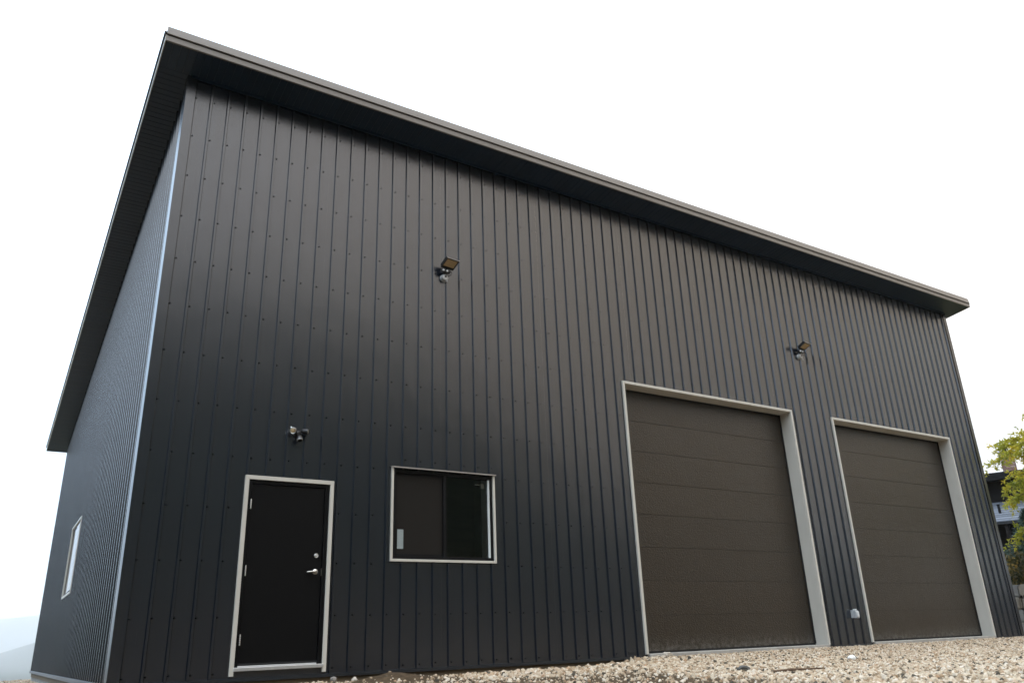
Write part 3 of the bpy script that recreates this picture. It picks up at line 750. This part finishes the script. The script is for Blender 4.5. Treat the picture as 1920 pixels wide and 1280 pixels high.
T = empty('twin_spot_light', (1.69, -.02, 3.07), 'small twin-headed spot light with motion sensor above the entry door', 'spotlight')
x, z = 1.69, 3.08
bm = bmesh.new(); lathe(bm, [(.055, 0), (.055, .012), (.046, .022), (.030, .055), (.022, .06)], (x, -.002, z), (0, -1, 0), 24); under(finish('mounting_plate', bm, LAMPB), T)
bm = bmesh.new(); tube(bm, [(x, -.02, z - .02), (x, -.06, z - .04), (x, -.08, z - .07)], .014, 10)
lathe(bm, [(.030, 0), (.036, .01), (.036, .05), (.028, .06)], (x + .005, -.085, z - .045), (0, -.35, -1), 16); under(finish('motion_sensor', bm, LAMPB), T)
bm = bmesh.new(); lathe(bm, [(.037, 0), (.038, .006), (.030, .012)], (x + .004, -.100, z - .088), (0, -.35, -1), 18); under(finish('sensor_lens', bm, GREYP), T)
for s, d in ((-1, (-.55, -.75, -.35)), (1, (.8, -.5, -.15))):
    d = Vector(d).normalized()
    p = Vector((x + s * .075, -.085, z + .03))
    bm = bmesh.new(); tube(bm, [(x + s * .02, -.04, z + .02), (x + s * .05, -.065, z + .04), p], .010, 8); h0 = under(finish('lamp_arm', bm, LAMPB), T)
    bm = bmesh.new(); lathe(bm, [(.018, -.05), (.026, -.045), (.034, -.01), (.040, .03), (.040, .04), (.036, .041), (.030, .025), (.012, .0), (.004, -.002)], p, d, 20); under(finish('lamp_head', bm, STEEL if s < 0 else LAMPB, None, True), T)
    bm = bmesh.new(); lathe(bm, [(.004, 0), (.030, .004), (.033, .010), (.010, .016)], p + d * .024, d, 18); under(finish('bulb', bm, LENS if s < 0 else STEEL, None, True), T)
bm = bmesh.new(); lathe(bm, [(.008, 0), (.008, .05)], (x - .115, -.08, z + .075), (.6, 0, -.7), 10); under(finish('wing_knob', bm, KNOB, None, True), T)

O = empty('outlet_box', (12.31, -.02, 0.70), 'grey weatherproof outlet cover low on the wall between the garage doors', 'outlet')
x, z = 12.31, 0.765
bm = bmesh.new(); box(bm, x - .045, x + .045, -.045, .0, z - .07, z + .07); bev(bm, .006); under(finish('back_box', bm, PLAST), O)
bm = bmesh.new(); prism(bm, [(-.047, z - .062), (-.105, z - .075), (-.118, z - .05), (-.118, z + .03), (-.10, z + .058), (-.047, z + .062)], 'x', x - .04, x + .052); bev(bm, .008); under(finish('bubble_cover', bm, PLAST), O)
bm = bmesh.new(); box(bm, x - .022, x + .028, -.09, -.04, z + .064, z + .088); bev(bm, .006); under(finish('hinge_cap', bm, KNOB), O)
bm = bmesh.new(); box(bm, x - .012, x + .022, -.126, -.1182, z - .05, z + .03); bev(bm, .003); under(finish('latch', bm, KNOB), O)

# ------------------------------------------------------------------ loose things on the ground
def rock_mesh(bm, c, r, flat=0.7, seed=0, sub_=2, amp=0.55):
    res = bmesh.ops.create_icosphere(bm, subdivisions=sub_, radius=1.0)
    rz = Matrix.Rotation(seed * 1.7, 3, 'Z')
    for v in res['verts']:
        p = v.co.copy()
        k = 1 + amp * noise.noise(p * 0.9 + Vector((seed * 3.1, 1.7 * seed, 0))) + 0.15 * noise.noise(p * 2.3 + Vector((0, seed, 4)))
        q = rz @ Vector((p.x * k * r[0], p.y * k * r[1], p.z * k * r[2]))
        v.co = q + Vector(c)
def rock(name, x, y, r, ma, label, cat, seed, sink=0.25, group=None):
    bm = bmesh.new(); rock_mesh(bm, (x, y, H(x, y) + r[2] * (1 - sink)), r, seed=seed)
    return tag(finish(name, bm, ma), label, cat, group)
QUARTZ = mat('white_quartz', (0.64, 0.62, 0.58), 0.7, 0, 0.4, 0.12, (30, 30, 30), 0.3, 60)
PALE = mat('pale_limestone', (0.46, 0.41, 0.34), 0.85, 0, 0.3, 0.2, (18, 18, 18), 0.4, 50)
GREYR = mat('grey_rock', (0.23, 0.21, 0.185), 0.85, 0, 0.3, 0.3, (14, 14, 14), 0.5, 40)
DARKR = mat('dark_rock', (0.075, 0.075, 0.07), 0.8, 0, 0.3, 0.3, (14, 14, 14), 0.5, 40)
BARK = mat('brown_bark', (0.11, 0.07, 0.045), 0.9, 0, 0.2, 0.3, (20, 20, 20), 0.6, 50)
rock('stone', 7.75, -3.15, (.052, .045, .04), QUARTZ, 'white stone lying alone on the gravel below the outlet', 'stone', 3)
rock('stone', 2.42, -.38, (.034, .026, .03), PALE, 'pale square stone left of the soil heap', 'stone', 5)
rock('stone', 2.16, -.40, (.045, .032, .036), GREYR, 'grey pointed rock on the stone heap beside the doorstep', 'stone', 8)
rock('stone', 5.35, -3.6, (.10, .05, .03), DARKR, 'dark flat stone at the edge of gravel and bare soil', 'stone', 2)
rock('stone', 7.25, -.42, (.085, .07, .06), PALE, 'pale rounded stone at the foot of the left garage door trim', 'stone', 11)
bm = bmesh.new()
pz = lambda x, y: (x, y, H(x, y) + .03)
tube(bm, [pz(5.05, -4.25), pz(5.25, -4.28), pz(5.42, -4.36), pz(5.62, -4.40)], [.009, .012, .010, .005], 7)
tube(bm, [pz(5.25, -4.28), pz(5.33, -4.20), pz(5.45, -4.16)], [.007, .006, .003], 6)
tag(finish('stick', bm, BARK), 'broken brown stick lying on the gravel near the photographer', 'stick')

# ------------------------------------------------------------------ right background: stone wall, bushes, trees, house
SLABS = [mat('retaining_stone_%s' % n, c, 0.9, 0, 0.2, 0.22, (5, 5, 5), 0.6, 20, 0.15) for n, c in (('tan', (0.27, 0.235, 0.19)), ('grey', (0.22, 0.21, 0.195)))]
RW = empty('stone_wall', (24.3, 0, H(24, 0)), 'low wall of pale stacked stone blocks beyond the far corner of the building', 'stone wall')
yy0 = -6.0
for row in range(4):
    y = yy0 + (row % 2) * .35; z = H(24.0, 0) - .08 + row * .36
    while y < 6.5:
        L_ = random.uniform(.6, 1.05); d = random.uniform(-.05, .05)
        bm = bmesh.new(); box(bm, 24.15 + row * .1 + d, 24.95 + d, y, y + L_ - .03, z, z + .345)
        bmesh.ops.bevel(bm, geom=bm.edges[:], offset=.045, segments=2, affect='EDGES')
        for v in bm.verts: v.co += Vector([noise.noise(v.co * 3 + Vector((k * 9, 0, 0))) * .045 for k in range(3)])
        under(finish('stone', bm, SLABS[(row + int(y * 3)) % 2]), RW); y += L_

def leaf_mat(name, cols, trans=0.35):
    ma = bpy.data.materials.new(name); ma.use_nodes = True
    t = ma.node_tree; L = t.links.new; b = t.nodes['Principled BSDF']
    b.inputs['Roughness'].default_value = 0.6; b.inputs['Specular IOR Level'].default_value = 0.25
    geo = t.nodes.new('ShaderNodeNewGeometry'); n = t.nodes.new('ShaderNodeTexNoise'); n.inputs['Scale'].default_value = 2.2; n.inputs['Detail'].default_value = 5
    L(geo.outputs['Position'], n.inputs['Vector'])
    r = t.nodes.new('ShaderNodeValToRGB'); e = r.color_ramp.elements
    while len(e) < len(cols): e.new(.5)
    for k, q in enumerate(e): q.position = .32 + .36 * k / (len(cols) - 1); q.color = (*cols[k], 1)
    L(n.outputs['Fac'], r.inputs[0]); L(r.outputs[0], b.inputs['Base Color'])
    tr = t.nodes.new('ShaderNodeBsdfTranslucent'); L(r.outputs[0], tr.inputs[0])
    mx = t.nodes.new('ShaderNodeMixShader'); mx.inputs[0].default_value = trans
    L(b.outputs[0], mx.inputs[1]); L(tr.outputs[0], mx.inputs[2]); L(mx.outputs[0], t.nodes['Material Output'].inputs[0])
    return ma
YLEAF = leaf_mat('yellow_green_leaves', [(0.15, 0.19, 0.03), (0.36, 0.35, 0.04), (0.56, 0.44, 0.04)], .5)
OLEAF = leaf_mat('amber_autumn_leaves', [(0.02, 0.026, 0.012), (0.06, 0.055, 0.018), (0.34, 0.21, 0.05)], .3)
SPRUCE = leaf_mat('blue_green_needles', [(0.018, 0.035, 0.026), (0.035, 0.06, 0.042), (0.06, 0.09, 0.065)], .1)
DEEP = leaf_mat('dark_evergreen_leaves', [(0.012, 0.018, 0.010), (0.03, 0.038, 0.018), (0.06, 0.06, 0.03)], .15)
def leaf(bm, p, d, ln, wd):
    d = d.normalized(); s = d.cross(Vector((random.gauss(0, 1), random.gauss(0, 1), random.gauss(0, 1)))).normalized() * wd
    bm.faces.new([bm.verts.new(q) for q in (p, p + d * ln * .45 + s, p + d * ln, p + d * ln * .45 - s)])
def rv(s=1.0): return Vector((random.gauss(0, s), random.gauss(0, s), random.gauss(0, s)))
def locust(x, y, h, rad, label):
    z0 = H(x, y); T_ = empty('tree', (x, y, z0), label, 'tree')
    bt = bmesh.new(); bl = bmesh.new()
    tube(bt, [(x, y, z0 - .2), (x + .05, y, z0 + 1.2), (x - .03, y + .1, z0 + 2.6), (x, y, z0 + h * .6), (x + .1, y, z0 + h * .9)], [.17, .14, .11, .08, .02], 10)
    for k in range(92):
        zz = z0 + random.uniform(.46, .95) * h; a = random.uniform(0, 2 * PI)
        f = (zz - z0) / h; R = rad * math.sqrt(max(.05, 1 - ((f - .66) / .46) ** 2)) * random.uniform(.7, 1.08)
        p0 = Vector((x, y, zz - .35)); d = Vector((math.cos(a), math.sin(a), random.uniform(.1, .4)))
        pts = [p0]; cur = d.copy()
        for s in range(6):
            cur = (cur + Vector((0, 0, -.10)) + rv(.09)).normalized(); pts.append(pts[-1] + cur * R / 6)
        tube(bt, pts, [.035, .028, .022, .017, .012, .008, .004], 6)
        for s in range(2, 7):
            for tw in range(8):
                base = pts[s - 1].lerp(pts[s], random.random()); td = (cur + rv(.55) + Vector((0, 0, -.15))).normalized(); tl = random.uniform(.25, .55)
                q = base.copy(); n = 11
                for i in range(n):
                    td = (td + Vector((0, 0, -.05)) + rv(.06)).normalized(); q = q + td * tl / n
                    for sgn in (0, 1): leaf(bl, q + rv(.012), td * .35 + rv(.6), random.uniform(.07, .13), random.uniform(.016, .030))
    under(finish('trunk', bt, BARK, None, True), T_); under(finish('crown', bl, YLEAF), T_)
locust(24.3, -0.38, 7.0, 3.2, 'slender tree with feathery yellow green leaves at the right edge')
def shrub(x, y, h, rad, ma, name, label, cat, n, ll, lw, cone=False, group=None):
    z0 = H(x, y); T_ = empty(name, (x, y, z0), label, cat, group)
    bt = bmesh.new(); bl = bmesh.new()
    stems = 1 if cone else 9
    tips = []
    for k in range(stems):
        a = random.uniform(0, 2 * PI); rr = 0 if cone else rad * random.uniform(.2, .6)
        tip = Vector((x + rr * math.cos(a), y + rr * math.sin(a), z0 + h * (1 if cone else random.uniform(.7, .95))))
        tube(bt, [(x, y, z0 - .15), Vector((x, y, z0)).lerp(tip, .5) + rv(.05), tip], [.06 if cone else .03, .04 if cone else .02, .006], 7); tips.append(tip)
    for k in range(n):
        if cone:
            f = random.random() ** .75; a = random.uniform(0, 2 * PI); r = rad * (1 - f) * (0.35 + .65 * math.sqrt(random.random())) * (1 + .28 * math.sin(a * 5 + f * 31)) + .04
            p = Vector((x + r * math.cos(a), y + r * math.sin(a), z0 + .1 + f * h * .97)); d = Vector((math.cos(a), math.sin(a), -.12))
        else:
            c = random.choice(tips); v = rv(1).normalized() * random.random() ** .4
            p = Vector((c.x, c.y, 0)) + Vector((v.x * rad * .55, v.y * rad * .55, z0 + h * (.5 + .5 * v.z)))
            if p.z < z0: continue
            d = v + Vector((0, 0, .3))
            if noise.noise(p * 2.6) < -.12: continue
        for i in range(3): leaf(bl, p + rv(.04), d + rv(.45), ll * random.uniform(.6, 1.2), lw)
    under(finish('trunk' if cone else 'stem', bt, BARK, None, True), T_); under(finish('crown', bl, ma), T_)
def azp(az, d): a = math.radians(az); return CAM.x + d * math.sin(a), CAM.y + d * math.cos(a)
px, py = azp(65.3, 32.5); shrub(px, py, 2.9, 1.5, SPRUCE, 'spruce_tree', 'dusty blue green spruce below the neighbouring roof', 'tree', 5200, .16, .012, True)
px, py = azp(64.0, 30.5); shrub(px, py, 2.1, 1.1, OLEAF, 'shrub', 'amber leaved shrub behind the stacked stone blocks', 'shrub', 2300, .10, .035)
px, py = azp(66.6, 29.8); shrub(px, py, 1.5, 1.0, DEEP, 'shrub', 'low dark evergreen shrub by the stone blocks at the right edge', 'shrub', 2000, .09, .03)

# neighbouring house, turned to face the yard
HA = math.radians(66); hx, hy = azp(66, 45)
HM = Matrix.Translation((hx, hy, 0)) @ Matrix.Rotation(-(HA - 0), 4, 'Z')      # local x = to the right, local y = away from the camera
HZ = H(hx, hy) - .15
NH = empty('house', (hx, hy, HZ), 'neighbouring dark house with grey shingled porch roof and brick chimney', 'house')
def hp(o, par=None):
    o.data.transform(HM)
    if par is None: return under(o, NH)
    o.parent = par; return o
HWALL = mat('dark_brown_siding', (0.013, 0.011, 0.010), 0.85, 0, 0.1, 0.2, (1, 1, 14), 0.2, 30)
SHING = mat('grey_shingle', (0.15, 0.16, 0.18), 0.9, 0, 0.1, 0.2, (9, 9, 9), 0.4, 50, 0.25)
DROOF = mat('dark_roof_shingle', (0.03, 0.03, 0.032), 0.8, 0, 0.3, 0.2, (6, 6, 6), 0.3, 40)
BRICK = [mat('chimney_brick_%s' % n, c, 0.9, 0, 0.2, 0.15, (12, 12, 12), 0.3, 60) for n, c in (('red', (0.22, 0.11, 0.08)), ('brown', (0.16, 0.10, 0.08)), ('buff', (0.34, 0.24, 0.19)))]
MORT = mat('mortar', (0.36, 0.33, 0.30), 0.95, 0, 0.2, 0.1, (12, 12, 12))
bm = bmesh.new(); box(bm, -5, 9, 2.0, 10, HZ, 7.2); hp(finish('wall', bm, HWALL))
bm = bmesh.new(); prism(bm, [(1.2, 7.22), (6, 7.80), (10.8, 7.22), (10.8, 7.42), (6, 8.05), (1.2, 7.50)], 'x', -5.6, 9.6); roof = hp(finish('roof', bm, DROOF))
bm = bmesh.new(); prism(bm, [(1.06, 7.16), (1.19, 7.16), (1.19, 7.52), (1.06, 7.52)], 'x', -5.6, 9.6); hp(finish('gutter', bm, BLACKP), roof)
bm = bmesh.new(); prism(bm, [(-.1, 4.90), (2.0, 6.05), (2.0, 6.15), (-.1, 5.00)], 'x', -5.4, 9.4); porch = hp(finish('porch_roof', bm, DROOF))
for r_ in range(9):                                                              # courses of shingles
    t0 = r_ / 9; y0 = -.14 + 2.1 * t0; z0 = 5.015 + 1.15 * t0
    bm = bmesh.new(); prism(bm, [(y0, z0), (y0 + .27, z0 + .125), (y0 + .27, z0 + .135), (y0, z0 + .03)], 'x', -5.42, 9.42); hp(finish('shingle_course', bm, SHING), porch)
bm = bmesh.new(); lathe(bm, [(.06, 0), (.06, .42), (.075, .43), (.075, .48)], (-1.75, .75, 5.45), (0, 0, 1), 12); hp(finish('vent_pipe', bm, BLACKP), porch)
for xx in (-4.8, -1.6, 1.6, 4.8, 8.4):
    bm = bmesh.new(); box(bm, xx - .08, xx + .08, .05, .21, HZ, 4.96); hp(finish('porch_post', bm, HWALL))
for xx in (-3.2, 0.2, 3.4, 6.6):
    bm = bmesh.new(); box(bm, xx - .6, xx + .6, 1.93, 1.985, HZ + 1.0, HZ + 2.4); wf = hp(finish('window', bm, TRIM))
    bm = bmesh.new(); box(bm, xx - .52, xx + .52, 1.91, 1.928, HZ + 1.08, HZ + 2.32); hp(finish('pane', bm, mat('house_window_pane', (0.02, 0.025, 0.03), .08, 0, .6, 0.02, (1, 1, 1))), wf)
# chimney built of bricks round a mortar core
cx0, cx1, cy0, cy1 = -1.28, -.62, 4.4, 5.0
bm = bmesh.new(); box(bm, cx0 + .012, cx1 - .012, cy0 + .012, cy1 - .012, 7.6, 9.0); chim = hp(finish('chimney', bm, MORT), None)
z = 7.62; row = 0
while z < 8.98:
    off = .1 * (row % 2)
    for side in (0, 1):
        a = cx0 - off * .5
        while a < cx1 - .02:
            b0, b1 = max(a, cx0), min(a + .2, cx1)
            if b1 - b0 > .03:
                bm = bmesh.new(); box(bm, b0 + .005, b1 - .005, (cy0 if side == 0 else cy1 - .08), (cy0 + .08 if side == 0 else cy1), z, z + .062); hp(finish('brick', bm, random.choice(BRICK)), chim)
            a += .2
        a = cy0 + .08
        xs_ = (cx0, cx0 + .08) if side == 0 else (cx1 - .08, cx1)
        while a < cy1 - .1:
            bm = bmesh.new(); box(bm, xs_[0], xs_[1], a + .005, min(a + .2, cy1 - .08) - .005, z, z + .062); hp(finish('brick', bm, random.choice(BRICK)), chim); a += .2
    z += .073; row += 1
bm = bmesh.new(); box(bm, cx0 - .05, cx1 + .05, cy0 - .05, cy1 + .05, 9.0, 9.07); hp(finish('chimney_cap', bm, CONCD), chim)
bm = bmesh.new(); lathe(bm, [(.10, 0), (.10, .17), (.16, .18), (.16, .30), (.03, .36)], (-.98, 4.7, 9.07), (0, 0, 1), 14); hp(finish('flue', bm, BLACKP), chim)

# ------------------------------------------------------------------ fog
zmin = min(v[2] for v in verts); zmax = max(v[2] for v in verts)
ex = max(abs(gx[0]), abs(gx[-1]), abs(gy[0]), abs(gy[-1])) + 40
bm = bmesh.new(); box(bm, -ex, ex, -ex, ex, zmin - 1.0, zmax + 3.0)
hz = bpy.data.materials.new('fog_air'); hz.use_nodes = True; t = hz.node_tree; t.nodes.clear()
mo = t.nodes.new('ShaderNodeOutputMaterial'); pv = t.nodes.new('ShaderNodeVolumePrincipled')
pv.inputs['Color'].default_value = (0.97, 0.98, 0.985, 1); pv.inputs['Density'].default_value = 0.00016; pv.inputs['Anisotropy'].default_value = 0.1
t.links.new(pv.outputs[0], mo.inputs['Volume'])
tag(finish('haze', bm, hz), 'pale rainy fog filling the valley air', 'fog', kind='stuff')
